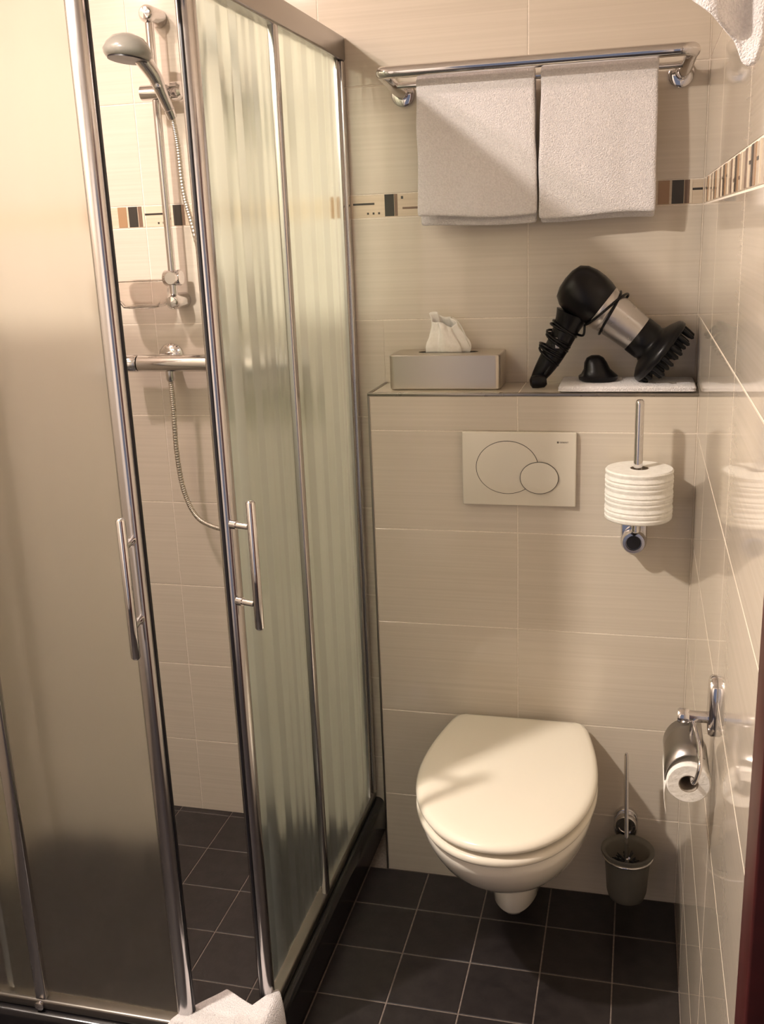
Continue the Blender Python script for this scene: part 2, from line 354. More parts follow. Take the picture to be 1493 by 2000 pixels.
# ---------------------------------------------------------------- shower enclosure
PX = -0.778; PY = -0.697           # centre planes of the two sides
BZ = cz; TOPZ = 1.968
enc = thing('shower_enclosure', 'square corner shower cubicle with frosted sliding doors and aluminium frame', 'shower cubicle', (PX, PY, BZ))
def vbar(x0, x1, y0, y1, z0, z1, name, mat, parent, b=0.004): return MB().box(x0, x1, y0, y1, z0, z1, b).build(name, mat, parent)
vbar(PX - 0.024, PX + 0.014, PY - 0.014, D - 0.001, TOPZ - 0.05, TOPZ, 'top_rail', RAILMAT, enc, 0.005)
vbar(XL + 0.001, PX - 0.0242, PY - 0.014, PY + 0.024, TOPZ - 0.05, TOPZ, 'top_rail', RAILMAT, enc, 0.005)
vbar(PX - 0.022, PX + 0.010, PY - 0.012, D - 0.001, BZ, BZ + 0.022, 'bottom_rail', BRUSHED, enc, 0.005)
vbar(XL + 0.001, PX - 0.0222, PY - 0.012, PY + 0.022, BZ, BZ + 0.022, 'bottom_rail', BRUSHED, enc, 0.005)
# wall profiles (two nested channels)
for (a, b_, c_, d_) in ((PX - 0.016, PX + 0.012, D - 0.024, D - 0.0005), (PX - 0.011, PX + 0.006, D - 0.046, D - 0.020)):
    vbar(a, b_, c_, d_, BZ + 0.022, TOPZ - 0.05, 'wall_profile', ALU, enc, 0.003)
vbar(XL + 0.0005, XL + 0.024, PY - 0.012, PY + 0.016, BZ + 0.022, TOPZ - 0.05, 'wall_profile', ALU, enc, 0.003)
def pane(name, mat, parent, box_, n):
    """glass pane 5 mm thick: etched on the face that looks along n, clear on the others"""
    o = MB().box(*box_).build(name, CLEARFACE, parent, 0); o.data.materials.append(mat)
    for p_ in o.data.polygons:
        if p_.normal.dot(Vector(n)) > 0.9: p_.material_index = 1
    return o
# fixed panes with their edge posts
g0, g1 = BZ + 0.020, TOPZ - 0.045
fp = pane('fixed_pane', FROST_R, enc, (PX + 0.000, PX + 0.005, -0.270, D - 0.03, g0, g1), X)
MB().box(PX - 0.004, PX + 0.011, -0.284, -0.262, g0, g1, 0.004).build('pane_post', ALU, fp)
fp = pane('fixed_pane', FROST_L, enc, (XL + 0.02, -1.236, PY - 0.005, PY + 0.000, g0, g1), NY)
MB().box(-1.243, -1.219, PY - 0.010, PY + 0.005, g0, g1, 0.004).build('pane_post', ALU, fp)
# sliding doors
def rnd_profile(x0, x1, y0, y1, z0, z1, name, mat, parent): return MB().box(x0, x1, y0, y1, z0, z1, min(x1 - x0, y1 - y0) * 0.42).build(name, mat, parent, 60)
dz0, dz1 = BZ + 0.026, TOPZ - 0.045
dr = thing('sliding_door', '', '', (PX - 0.014, -0.64, dz0)); del dr['label']; del dr['category']; put(dr, enc)
pane('door_pane', FROST_R, dr, (PX - 0.016, PX - 0.011, -0.605, -0.235, dz0, dz1), X)
rnd_profile(PX - 0.022, PX + 0.006, -0.634, -0.602, dz0, dz1, 'edge_profile', ALU, dr)
MB().box(PX - 0.014, PX - 0.0085, -0.6365, -0.632, dz0, dz1, 0.0015).build('rubber_seal', SEAL, dr)
MB().box(PX - 0.019, PX - 0.008, -0.238, -0.222, dz0, dz1, 0.003).build('edge_profile', ALU, dr)
dl = thing('sliding_door', '', '', (-0.93, PY + 0.014, dz0)); del dl['label']; del dl['category']; put(dl, enc)
pane('door_pane', FROST_L, dl, (-1.30, -0.935, PY + 0.009, PY + 0.014, dz0, dz1), NY)
rnd_profile(-0.940, -0.908, PY - 0.008, PY + 0.020, dz0, dz1, 'edge_profile', ALU, dl)
MB().box(-0.910, -0.906, PY + 0.004, PY + 0.012, dz0, dz1, 0.0015).build('rubber_seal', SEAL, dl)
MB().box(-1.312, -1.297, PY + 0.006, PY + 0.017, dz0, dz1, 0.003).build('edge_profile', ALU, dl)
def handle(door_, p, n, z0, z1, s0, s1):
    m = MB(); p = Vector(p); n = Vector(n); e = 0.008
    q = p + n * 0.042
    m.lathe([(0.0, z0), (0.005, z0 + 0.0005), (e, z0 + 0.004), (e, z1 - 0.004), (0.005, z1 - 0.0005), (0.0, z1)], (q.x, q.y, 0), (0, 0, 1), 20)
    for s in (s0, s1):
        m.lathe([(0.0055, 0.0), (0.0055, 0.036)], (p.x, p.y, s), n, 16); m.lathe([(0.0075, 0.0), (0.0075, 0.012)], (p.x, p.y, s), n, 16)
    return m.build('handle', CHROME, door_, 50)
handle(dr, (PX + 0.004, -0.634, 0), (1, -0.28, 0), 0.912, 1.140, 0.958, 1.094)
handle(dl, (-0.921, PY - 0.006, 0), (0.15, -1, 0), 0.888, 1.132, 0.943, 1.081)
MB().lathe([(0.010, 0), (0.010, 0.005), (0.006, 0.007)], (-1.231, PY - 0.013, BZ + 0.012), (0, -1, 0), 20).build('end_cap', CHROME, enc)

# ---------------------------------------------------------------- shower fittings
RX, RY = -1.200, D - 0.052
rail = thing('shower_rail', 'chrome vertical slide rail on the back wall inside the shower', 'shower rail', (RX, D, 1.41))
MB().lathe([(0.0095, 1.405), (0.0095, 2.045)], (RX, RY, 0), (0, 0, 1), 24).build('rail_bar', CHROME, rail)
for z in (2.040, 1.415):
    MB().lathe([(0.0, -0.022), (0.012, -0.020), (0.018, -0.012), (0.0195, 0.0), (0.0195, D - RY - 0.001)], (RX, RY, z), (0, 1, 0), 32).build('rail_bracket', CHROME, rail)
m = MB(); m.lathe([(0.012, -0.030), (0.0165, -0.027), (0.0165, 0.040), (0.013, 0.044)], (RX - 0.003, RY - 0.006, 1.878), (1, 0, 0), 28)
m.lathe([(0.015, 0.0), (0.020, 0.004), (0.020, 0.020), (0.014, 0.026)], (RX + 0.042, RY - 0.006, 1.878), (1, 0, 0), 28)
sl = m.build('slider', CHROME, rail)
m = MB(); m.lathe([(0.016, -0.020), (0.0185, -0.017), (0.0185, 0.020), (0.016, 0.023)], (RX, RY, 1.470), (1, 0, 0), 28); m.lathe([(0.014, 0.0), (0.014, 0.030)], (RX + 0.008, RY, 1.470), (0, -1, 0), 24)
m.build('lower_slider', CHROME, rail)
# clear soap dish
def rrect(cx, cy, hx, hy, r, n=5):
    pts = []
    for sx, sy, a in ((1, 1, 0), (-1, 1, 90), (-1, -1, 180), (1, -1, 270)):
        for k in range(n + 1): pts.append((cx + sx * (hx - r) + r * math.cos(R(a + 90 * k / n)), cy + sy * (hy - r) + r * math.sin(R(a + 90 * k / n))))
    return pts
scx, scy = -1.284, RY + 0.006
rings = [[(x, y, z) for x, y in rrect(scx, scy, hx, hy, min(hx, hy) * 0.55)] for hx, hy, z in ((0.028, 0.020, 1.400), (0.046, 0.034, 1.403), (0.056, 0.040, 1.420), (0.058, 0.042, 1.462), (0.061, 0.044, 1.466), (0.055, 0.0395, 1.464), (0.053, 0.038, 1.424), (0.043, 0.031, 1.408), (0.026, 0.018, 1.406))]
tag(MB().rings(rings).build('soap_dish', CLEARPL, None, 60), 'clear plastic soap dish beside the foot of the shower rail', 'soap dish')
# hand shower
hs = thing('hand_shower', 'grey mushroom-headed hand shower clipped on the slide rail', 'shower head', (-1.165, 0.070, 1.835))
A, B = Vector((-1.154, 0.078, 1.838)), Vector((-1.166, 0.028, 1.930))
hp = spline([A, A.lerp(B, 0.35) + Vector((0, -0.004, 0)), A.lerp(B, 0.7) + Vector((0, -0.004, -0.002)), B + Vector((-0.012, -0.012, 0.006))], 8)
MB().tube(hp, [0.0115 + 0.0065 * (k / (len(hp) - 1)) ** 1.2 for k in range(len(hp))], 20).build('grip', ALU, hs, 60)
ax = Vector((-0.10, -0.10, -1)).normalized(); hc = Vector((-1.198, -0.005, 1.950))
hd = MB().lathe([(0.0, -0.032), (0.018, -0.030), (0.034, -0.023), (0.046, -0.010), (0.0525, 0.004), (0.050, 0.012), (0.045, 0.018), (0.0, 0.021)], hc, ax, 36).build('head', GREYPL, hs, 60)
MB().lathe([(0.042, 0.0185), (0.042, 0.0215), (0.0, 0.0225)], hc, ax, 32).build('spray_plate', SEAL, hd, 60)
MB().lathe([(0.007, -0.001), (0.006, 0.004), (0.0, 0.005)], hp[len(hp) // 2] + Vector((0.004, -0.013, -0.006)), (0.25, -0.85, -0.35), 16).build('button', CHROME, hs)
MB().tube([A - (B - A) * 0.02, A - (B - A) * 0.20], [0.012, 0.0105], 20).build('connector', CHROME, hs)
# mixer
mx_ = thing('shower_mixer', 'chrome thermostatic bar mixer on the back wall below the slide rail', 'tap', (-1.17, D, 1.27))
MY, MZ = D - 0.068, 1.270
MB().lathe([(0.0185, -1.302), (0.0205, -1.300), (0.0205, -1.040), (0.0185, -1.038)], (0, MY, MZ), (1, 0, 0), 32).build('mixer_body', CHROME, mx_)
for a, b_ in ((-1.345, -1.304), (-1.036, -0.995)):
    MB().lathe([(0.016, a), (0.0215, a + 0.003), (0.0215, b_ - 0.003), (0.019, b_)], (0, MY, MZ), (1, 0, 0), 32).build('control_knob', CHROME, mx_)
for x in (-1.245, -1.095):
    MB().lathe([(0.033, 0.001), (0.033, 0.006), (0.026, 0.014), (0.014, 0.016), (0.014, 0.055)], (x, D, MZ + 0.008), (0, -1, 0), 32).build('rosette', CHROME, mx_)
MB().lathe([(0.011, 0.0), (0.011, 0.020), (0.008, 0.026)], (-1.222, MY, MZ - 0.018), (0, 0, -1), 20).build('hose_outlet', CHROME, mx_)
# hose: ribbed tube
hpts = spline([A - (B - A) * 0.20, (-1.150, 0.100, 1.76), (-1.148, 0.105, 1.66), (-1.128, 0.105, 1.56), (-1.092, 0.105, 1.36), (-1.062, 0.105, 1.12), (-1.055, 0.105, 0.98), (-1.068, 0.105, 0.90), (-1.105, 0.103, 0.858), (-1.150, 0.100, 0.862), (-1.190, 0.099, 0.890), (-1.215, 0.098, 0.955), (-1.224, 0.098, 1.05), (-1.222, 0.098, 1.15), (-1.222, MY, MZ - 0.046)], 60)
tag(MB().tube(hpts, [0.0064 if (k // 2) % 2 else 0.0056 for k in range(len(hpts))], 10).build('shower_hose', STEEL, None, 60), 'ribbed metal hose looping from the bar mixer up to the hand shower', 'hose')

# ---------------------------------------------------------------- towel rail and towels
tr = thing('towel_rail', 'chrome double towel rail on the back wall carrying two white towels', 'towel rail', (-0.36, D, 1.842))
FY, FZ = 0.062, 1.874
for xa, xb, s in ((-0.637, -0.660, -1), (-0.055, -0.052, 1)):
    w = Vector((xa, D - 0.004, 1.842))
    MB().lathe([(0.0255, 0.0002), (0.0255, 0.006), (0.023, 0.008), (0.012, 0.0085), (0.012, 0.020), (0.010, 0.022)], (xa, D - 0.0005, 1.842), (0, -1, 0), 36).build('wall_disc', CHROME, tr)
arm = lambda xa, xe: [(xa, D - 0.010, 1.842), (xa + (xe - xa) * 0.35, D - 0.045, 1.851), (xa + (xe - xa) * 0.75, FY + 0.022, 1.866), (xe, FY + 0.006, 1.873)]
pth = spline(arm(-0.637, -0.660) + [(-0.652, FY, FZ), (-0.630, FY, FZ)], 6) + spline([(-0.075, FY, FZ), (-0.050, FY, FZ)] + list(reversed(arm(-0.052, -0.036))), 6)
MB().tube(pth, 0.0125, 20).build('front_bar', CHROME, tr, 60)
RBY, RBZ = 0.112, 1.853
MB().tube([(-0.650, RBY, RBZ), (-0.056, RBY, RBZ)], 0.0065, 16).build('rear_bar', CHROME, tr, 60)
def hand_towel(x0, x1, zf, zb, label, seed):
    nx, bar_r = 26, 0.0125
    prof = []
    nf = 22
    for k in range(nf + 1): prof.append((RBY - bar_r - 0.0045 * math.sin(math.pi * min(1, k / nf)) , zf + (RBZ - zf) * k / nf, 1 - k / nf))
    for a in range(160, 19, -20): prof.append((RBY + bar_r * math.cos(R(a)), RBZ + bar_r * math.sin(R(a)), 0))
    for k in range(nf + 1): prof.append((RBY + bar_r + 0.0, RBZ + (zb - RBZ) * k / nf, k / nf * 0.6))
    vs, fs = [], []; n = len(prof)
    for i in range(nx + 1):
        u = i / nx
        for j, (y, z, amt) in enumerate(prof):
            p = Vector((x0 + (x1 - x0) * u, y, z))
            w = noise.noise(Vector((u * 2.2 + seed, z * 3, seed))) * 0.010 * amt - 0.003 * amt * math.cos(u * 6 + seed)
            edge = 0.004 * noise.noise(Vector((z * 14, seed, u * 3)))
            p.y = min(p.y - abs(w) if j < n // 2 else p.y + abs(w) * 0.5, D - 0.012)
            p.x += edge * (1 if u in (0, 1) else 0.4) + 0.006 * amt * (u - 0.5)
            p.z += 0.004 * amt * math.sin(u * 5 + seed)
            vs.append(p)
    for i in range(nx):
        for j in range(n - 1): a = i * n + j; fs.append((a, a + 1, a + 1 + n, a + n))
    o = MB().add(vs, fs).build('hand_towel', TERRY, None, 80)
    so = o.modifiers.new('thick', 'SOLIDIFY'); so.thickness = 0.010; so.offset = 0.0
    su = o.modifiers.new('smooth', 'SUBSURF'); su.levels = 1; su.render_levels = 1
    return tag(o, label, 'towel', 'white hand towels on the towel rail')
hand_towel(-0.594, -0.3435, 1.580, 1.562, 'left white terry hand towel folded over the chrome rail', 1.3)
hand_towel(-0.3335, -0.100, 1.572, 1.563, 'right white terry hand towel folded over the chrome rail', 4.1)

# rack above the frame on the right wall with a hanging bath towel
rk = thing('towel_rack', 'chrome wall rack above the right wall holding a bath towel', 'towel rack', (0, -0.86, 1.93))
for x in (-0.025, -0.105):
    MB().tube([(x, -1.16, 1.93), (x, -0.74, 1.93)], 0.007, 14).build('rack_bar', CHROME, rk)
for y in (-1.13, -0.77): MB().tube([(0.0005, y, 1.93), (-0.112, y, 1.93)], 0.006, 14).build('rack_arm', CHROME, rk)
def bath_towel():
    top = 1.9435; vs, fs = [], []; Y0 = -0.915
    hem_pts = [(-0.122, 1.818), (-0.088, 1.783), (-0.060, 1.757), (-0.033, 1.731), (-0.027, 1.711), (-0.020, 1.7055), (-0.012, 1.7065), (-0.006, 1.735)]
    us = 34; rows = 26
    def hem(x):
        for (a0, z0), (a1, z1) in zip(hem_pts[:-1], hem_pts[1:]):
            if x <= a1: return z0 + (z1 - z0) * (x - a0) / (a1 - a0)
        return hem_pts[-1][1]
    for i in range(us + 1):
        u = i / us; x = -0.122 + 0.1155 * u; hz = hem(x)
        for j in range(rows + 1):
            v = j / rows; z = hz + (top - hz) * v
            y = Y0 - 0.009 * math.sin(u * 13 + 0.6) * (1 - v * 0.5) - 0.018 * (1 - v)
            vs.append((min(x, -0.0065), y, z))
    for i in range(us):
        for j in range(rows): a = i * (rows + 1) + j; fs.append((a, a + 1, a + 2 + rows, a + 1 + rows))
    m = MB().add(vs, fs); n = rows + 1; base = len(m.v)
    for i in range(us + 1):
        u = i / us; x = -0.122 + 0.1155 * u
        for j in range(1, 15): m.v.append((min(x, -0.0065), Y0 - 0.21 * j / 14, top + 0.003 * math.sin(u * 9 + j)))
    for i in range(us):
        for j in range(14):
            a = (i * n + rows) if j == 0 else base + i * 14 + j - 1; b_ = ((i + 1) * n + rows) if j == 0 else base + (i + 1) * 14 + j - 1
            m.f.append((a, base + i * 14 + j, base + (i + 1) * 14 + j, b_))
    o = m.build('bath_towel', TERRY, None, 80)
    so = o.modifiers.new('thick', 'SOLIDIFY'); so.thickness = 0.007; so.offset = 0.0
    su = o.modifiers.new('smooth', 'SUBSURF'); su.levels = 1; su.render_levels = 1
    return tag(o, 'white bath towel corner hanging down at the top right', 'towel')
bath_towel()

# ---------------------------------------------------------------- things on the shelf
# tissue box: steel sleeve, slot, tissue
tb = thing('tissue_box', 'brushed steel tissue box standing on the tiled shelf', 'tissue box', (-0.538, 0.098, ZS))
tx0, tx1, ty0, ty1, tz0, tz1 = -0.662, -0.413, 0.046, 0.158, ZS, ZS + 0.078
m = MB(); ring = lambda h, r, z: [(x, y, z) for x, y in rrect((tx0 + tx1) / 2, (ty0 + ty1) / 2, (tx1 - tx0) / 2 - h, (ty1 - ty0) / 2 - h, r, 6)]
slot = lambda z: [(x, y, z) for x, y in rrect((tx0 + tx1) / 2, (ty0 + ty1) / 2 + 0.004, 0.068, 0.018, 0.0175, 6)]
m.rings([ring(0.004, 0.010, tz0 + 0.0005), ring(0.0, 0.012, tz0 + 0.004), ring(0, 0.012, tz1 - 0.002), ring(0.002, 0.010, tz1), slot(tz1), slot(tz1 - 0.003)], True, False)
m.build('sleeve', STEEL, tb, 35)
MB().rings([slot(tz1 - 0.004), slot(tz1 - 0.0032)]).build('slot', SEAL, tb, 0)
def tissue():
    vs, fs = [], []; nu, nv = 48, 14; c = Vector(((tx0 + tx1) / 2 - 0.002, (ty0 + ty1) / 2 + 0.004, tz1 - 0.002))
    for j in range(nv + 1):
        v = j / nv
        for i in range(nu):
            a = 2 * math.pi * i / nu
            fold = 1 + 0.20 * math.sin(a * 7 + 0.8) * (0.35 + v * 0.4) + 0.14 * math.sin(a * 4 + 2 * v)
            rx = (0.045 * (1 - v * 0.40) + 0.004 * math.sin(v * 6)) * fold; ry = (0.014 + 0.012 * math.sin(v * math.pi * 0.9)) * (1 - v * 0.45) * fold
            top = 0.074 + 0.013 * math.cos(a - 2.2) + 0.005 * math.sin(3 * a)
            lean = 0.004 * v - 0.014 * v * v
            vs.append(c + Vector((rx * math.cos(a) + lean, ry * math.sin(a), v * top)))
    for j in range(nv):
        for i in range(nu): a = j * nu + i; b_ = j * nu + (i + 1) % nu; fs.append((a, b_, b_ + nu, a + nu))
    m = MB().add(vs, fs)
    # folded flap on the right
    f0 = c + Vector((0.008, -0.012, 0.076)); fl = []
    for i in range(7):
        for j in range(5):
            s, t = i / 6, j / 4
            fl.append(f0 + Vector((0.006 + 0.030 * s + 0.010 * t, -0.004 - 0.006 * math.sin(s * 3) - 0.004 * t, 0.004 - 0.046 * s * s - 0.014 * t * s - 0.005 * t)))
    m.add(fl, [(i * 5 + j, i * 5 + j + 1, i * 5 + j + 6, i * 5 + j + 5) for i in range(6) for j in range(4)])
    o = m.build('paper_tissue', PAPER, None, 30)
    so = o.modifiers.new('thick', 'SOLIDIFY'); so.thickness = 0.0008
    return tag(o, 'crumpled white tissue sticking out of the steel tissue box', 'tissue')
tissue()
# folded white cloth
m = MB()
def cloth_ring(z, g):
    pts = []
    for x, y in rrect(-0.1455, 0.084, 0.1405 - g, 0.078 - g, 0.010, 4): pts.append((x, y, z + 0.0012 * noise.noise(Vector((x * 30, y * 30, z * 50)))))
    return pts
m.rings([cloth_ring(ZS + 0.0025, 0.003), cloth_ring(ZS + 0.0045, 0.0), cloth_ring(ZS + 0.008, 0.001), cloth_ring(ZS + 0.0105, 0.0), cloth_ring(ZS + 0.0135, 0.003), cloth_ring(ZS + 0.0142, 0.02), cloth_ring(ZS + 0.0142, 0.05)])
tag(m.build('folded_cloth', TERRY, None, 70), 'folded white cloth lying under the hair dryer on the shelf', 'cloth')
CZ = ZS + 0.0148
# concentrator nozzle
m = MB(); nx_, ny_ = -0.206, 0.088
def ell(rx, ry, z, dx=0.0, n=36): return [(nx_ + dx + rx * math.cos(2 * math.pi * k / n), ny_ + ry * math.sin(2 * math.pi * k / n), z) for k in range(n)]
m.rings([ell(0.036, 0.030, CZ), ell(0.041, 0.034, CZ + 0.004), ell(0.042, 0.035, CZ + 0.011), ell(0.036, 0.030, CZ + 0.016), ell(0.028, 0.026, CZ + 0.026, -0.003), ell(0.024, 0.021, CZ + 0.040, -0.006), ell(0.018, 0.015, CZ + 0.050, -0.007), ell(0.009, 0.008, CZ + 0.055, -0.007)])
tag(m.build('dryer_nozzle', BLACKPL, None, 50), 'small black nozzle attachment standing on the folded cloth', 'nozzle')

# hair dryer
DY = 0.084
axis = Vector((0.788, 0.0, -0.616)).normalized(); perp = Vector((0.616, 0, 0.788))
o0 = Vector((-0.236, DY, 1.4125))
hdr = thing('hair_dryer', 'black and silver hair dryer with finger diffuser propped on the shelf', 'hair dryer', (-0.2, DY, ZS))
bd = MB().lathe([(0.0, -0.054), (0.022, -0.052), (0.040, -0.045), (0.050, -0.030), (0.0545, -0.010), (0.055, 0.010), (0.0525, 0.030), (0.048, 0.044)], o0, axis, 40).build('motor_housing', BLACKPL, hdr, 60)
m = MB()
for k in range(7): m.lathe([(0.012 + 0.004 * k + 0.0016, 0), (0.012 + 0.004 * k + 0.0016, 0.0006), (0.012 + 0.004 * k, 0.0006), (0.012 + 0.004 * k, 0)], o0 - axis * (0.0515 - 0.0011 * k - 0.0002 * k * k), -axis, 32, False)
m.build('air_grille', SEAL, bd)
MB().lathe([(0.0480, 0.043), (0.0488, 0.045), (0.0475, 0.060), (0.0455, 0.064)], o0, axis, 40).build('silver_band', SILVERPL, hdr, 60)
MB().lathe([(0.0455, 0.064), (0.0445, 0.072), (0.0415, 0.120), (0.0390, 0.146)], o0, axis, 40).build('barrel', SILVERPL, hdr, 60)
df = MB().lathe([(0.0400, 0.138), (0.0415, 0.140), (0.0415, 0.166), (0.040, 0.170), (0.043, 0.176), (0.058, 0.182), (0.072, 0.190), (0.0765, 0.196), (0.0765, 0.203), (0.073, 0.206), (0.0, 0.207)], o0, axis, 48).build('diffuser', BLACKPL, hdr, 50)
for rr, nn in ((0.0, 1), (0.028, 7), (0.050, 11), (0.067, 15)):
    for k in range(nn):
        a = 2 * math.pi * k / nn + rr * 20
        b0 = o0 + axis * 0.205 + (perp * math.cos(a) + Vector((0, 1, 0)) * math.sin(a)) * rr
        L = 0.030 if rr > 0.02 else 0.022
        tip = b0 + axis * L
        if tip.x > -0.008 or tip.z < CZ + 0.006: L *= 0.55
        MB().lathe([(0.0058, -0.001), (0.0048, L * 0.6), (0.0040, L - 0.003), (0.0, L)], b0, axis, 10).build('diffuser_finger', BLACKPL, df, 60)
h0, h1 = Vector((-0.262, DY, 1.372)), Vector((-0.340, DY, 1.2275))
hpth = [h0.lerp(h1, t) + Vector((0.006 * math.sin(t * 3.14), 0, 0)) for t in [k / 12 for k in range(13)]]
hdl = MB().tube(hpth, [0.036, 0.032, 0.029, 0.0275, 0.0265, 0.026, 0.0252, 0.0245, 0.0235, 0.022, 0.020, 0.017, 0.013], 22).build('handle', BLACKPL, hdr, 60)
MB().box(-0.297, -0.287, DY - 0.0255, DY - 0.019, 1.300, 1.324, 0.002).build('switch', SILVERPL, hdl)
# cord wound round the handle, crossing the barrel
hd_dir = (h1 - h0).normalized(); hn = hd_dir.cross(Vector((0, 1, 0)))
cp = []
for k in range(130):
    t = k / 129; a = t * 2 * math.pi * 8.3; rad = 0.0300 + 0.020 * max(0, noise.noise(Vector((t * 11, 2, 1)))) - 0.004 * t
    cp.append(h0.lerp(h1, 0.16 + 0.50 * t + 0.06 * math.sin(a * 0.37 + 1)) + hn * math.cos(a) * rad + Vector((0, 1, 0)) * math.sin(a) * rad)
cp = spline([h1 + Vector((0.0, -0.004, 0.004)), h1 + Vector((0.016, -0.020, 0.010)), h1 + Vector((0.036, -0.018, 0.040))], 6) + list(reversed(cp))
def around(off, rad, a0, a1, n, drift):
    return [o0 + axis * (off + drift * k / n) + (perp * math.cos(R(a0 + (a1 - a0) * k / n)) + Vector((0, 1, 0)) * math.sin(R(a0 + (a1 - a0) * k / n))) * rad for k in range(n + 1)]
cp2 = around(0.040, 0.0525, 200, 380, 24, 0.034) + around(0.074, 0.0478, 380, 560, 24, 0.002) + around(0.076, 0.0480, 560, 720, 24, -0.020)
MB().tube(cp + spline([cp[-1], cp[-1].lerp(cp2[0], 0.5) + Vector((0.006, -0.012, -0.01)), cp2[0]], 8)[1:-1] + cp2, 0.0027, 8).build('power_cord', BLACKPL, hdr, 70)
MB().lathe([(0.006, 0), (0.013, 0.004), (0.015, 0.016), (0.015, 0.030), (0.010, 0.036)], (-0.350, DY - 0.026, ZS + 0.0155), (1, 0.15, 0.12), 20).build('power_plug', BLACKPL, hdr, 50)

# ---------------------------------------------------------------- flush plate
fpl = thing('flush_plate', 'white dual-button flush plate on the tiled boxing above the toilet', 'flush plate', (-0.3665, 0, 1.05))
PZ0, PZ1 = 0.968, 1.1315
MB().box(-0.490, -0.244, -0.012, -0.0003, PZ0, PZ1, 0.003).build('plate', PLATE, fpl, 40)
def disc_ring(cx, cz_, rx, rz, y, n=64): return [(cx + rx * math.cos(2 * math.pi * k / n), y, cz_ + rz * math.sin(2 * math.pi * k / n)) for k in range(n)]
for nm, cx, cz_, rx, rz, yy in (('large_button', -0.3915, 1.0535, 0.0680, 0.0590, -0.0125), ('small_button', -0.3220, 1.0320, 0.0415, 0.0355, -0.0152)):
    b_ = MB().rings([disc_ring(cx, cz_, rx - 0.0012, rz - 0.0012, yy + 0.002), disc_ring(cx, cz_, rx - 0.0012, rz - 0.0012, yy - 0.0005), disc_ring(cx, cz_, rx - 0.004, rz - 0.004, yy - 0.0012), disc_ring(cx, cz_, rx * 0.5, rz * 0.5, yy - 0.0014)]).build(nm, PLATE, fpl, 40)
    MB().rings([disc_ring(cx, cz_, rx, rz, yy + 0.0006), disc_ring(cx, cz_, rx, rz, yy + 0.0001)]).build('gap', GAP, b_, 0)
cu_ = bpy.data.curves.new('logo', 'FONT'); cu_.body = 'GEBERIT'; cu_.size = 0.0050; cu_.extrude = 0.00015
to = bpy.data.objects.new('logo_tmp', cu_); COL.objects.link(to); bpy.context.view_layer.update()
me = bpy.data.meshes.new_from_object(to.evaluated_get(bpy.context.evaluated_depsgraph_get())); bpy.data.objects.remove(to)
me.materials.clear(); me.materials.append(LOGO); lg = bpy.data.objects.new('logo_lettering', me); COL.objects.link(lg)
put(lg, fpl); lg.location = (-0.2795, -0.0122, 1.1085); lg.rotation_euler = (R(90), 0, 0)
MB().box(-0.2848, -0.2812, -0.01235, -0.0119, 1.1083, 1.1122).build('logo_square', LOGO, fpl, 0)

# ---------------------------------------------------------------- toilet
TX = -0.3635
def outl(hw, yb, yf, wy, wb, n=28, rb=0.03):
    """D-shaped outline: back edge width 2*wb at yb, widest 2*hw at wy, round front at yf"""
    r = []
    for k in range(n + 1):            # right side from back to widest
        pass
    side = []
    for k in range(8): 
        t = k / 8; side.append((wb + (hw - wb) * math.sin(t * math.pi / 2), yb + (wy - yb) * t))
    for k in range(n + 1):
        a = math.pi / 2 * k / n; side.append((hw * math.cos(a) ** 0.94 if k < n else 0.0, wy - (wy - yf) * math.sin(a)))
    side[0] = (wb - 0.012, yb); side.insert(1, (wb - 0.002, yb - 0.006))
    rt = [(TX + w, y) for w, y in side]; lt = [(TX - w, y) for w, y in reversed(side[:-1])]
    return rt + lt
def tring(z, *a): return [(x, y, z) for x, y in outl(*a)]
wc = thing('toilet', 'wall-hung white ceramic toilet with closed ivory lid', 'toilet', (TX, 0, 0.06))
def bowl(z, hw, yf, wy, wb): return tring(z, hw, -0.0006, yf, wy, wb)
MB().rings([bowl(0.180, 0.030, -0.200, -0.10, 0.030), bowl(0.182, 0.066, -0.255, -0.13, 0.070), bowl(0.195, 0.088, -0.295, -0.15, 0.090), bowl(0.228, 0.112, -0.348, -0.17, 0.108), bowl(0.268, 0.136, -0.402, -0.20, 0.124), bowl(0.310, 0.157, -0.452, -0.225, 0.138), bowl(0.350, 0.171, -0.488, -0.235, 0.146), bowl(0.380, 0.178, -0.510, -0.240, 0.150), bowl(0.396, 0.1800, -0.515, -0.240, 0.150), bowl(0.4040, 0.1775, -0.512, -0.240, 0.148), bowl(0.4052, 0.150, -0.48, -0.240, 0.125)]).build('bowl', CERAMIC, wc, 50)
def foot(z, hw, yf): return tring(z, hw, -0.0006, yf, yf * 0.45, hw * 0.96)
MB().rings([foot(0.052, 0.030, -0.165), foot(0.056, 0.046, -0.188), foot(0.070, 0.053, -0.200), foot(0.110, 0.056, -0.205), foot(0.186, 0.060, -0.21)]).build('outlet_trunk', CERAMIC, wc, 50)
def lidr(z, g): return tring(z, 0.187 - g, -0.014 - g * 0.3, -0.530 + g, -0.250, 0.152 - g)
MB().rings([lidr(0.4120, 0.028), lidr(0.4120, 0.009), lidr(0.4135, 0.004), lidr(0.420, 0.0003), lidr(0.4275, 0.0010), lidr(0.4312, 0.006), lidr(0.4318, 0.03)]).build('seat', SEATPL, wc, 50)
MB().rings([lidr(0.4412, 0.026), lidr(0.4412, 0.008), lidr(0.4425, 0.003), lidr(0.447, 0.0005), lidr(0.4515, 0.0012), lidr(0.4575, 0.006), lidr(0.4600, 0.014), lidr(0.4612, 0.04), lidr(0.4618, 0.09)]).build('lid', SEATPL, wc, 50)
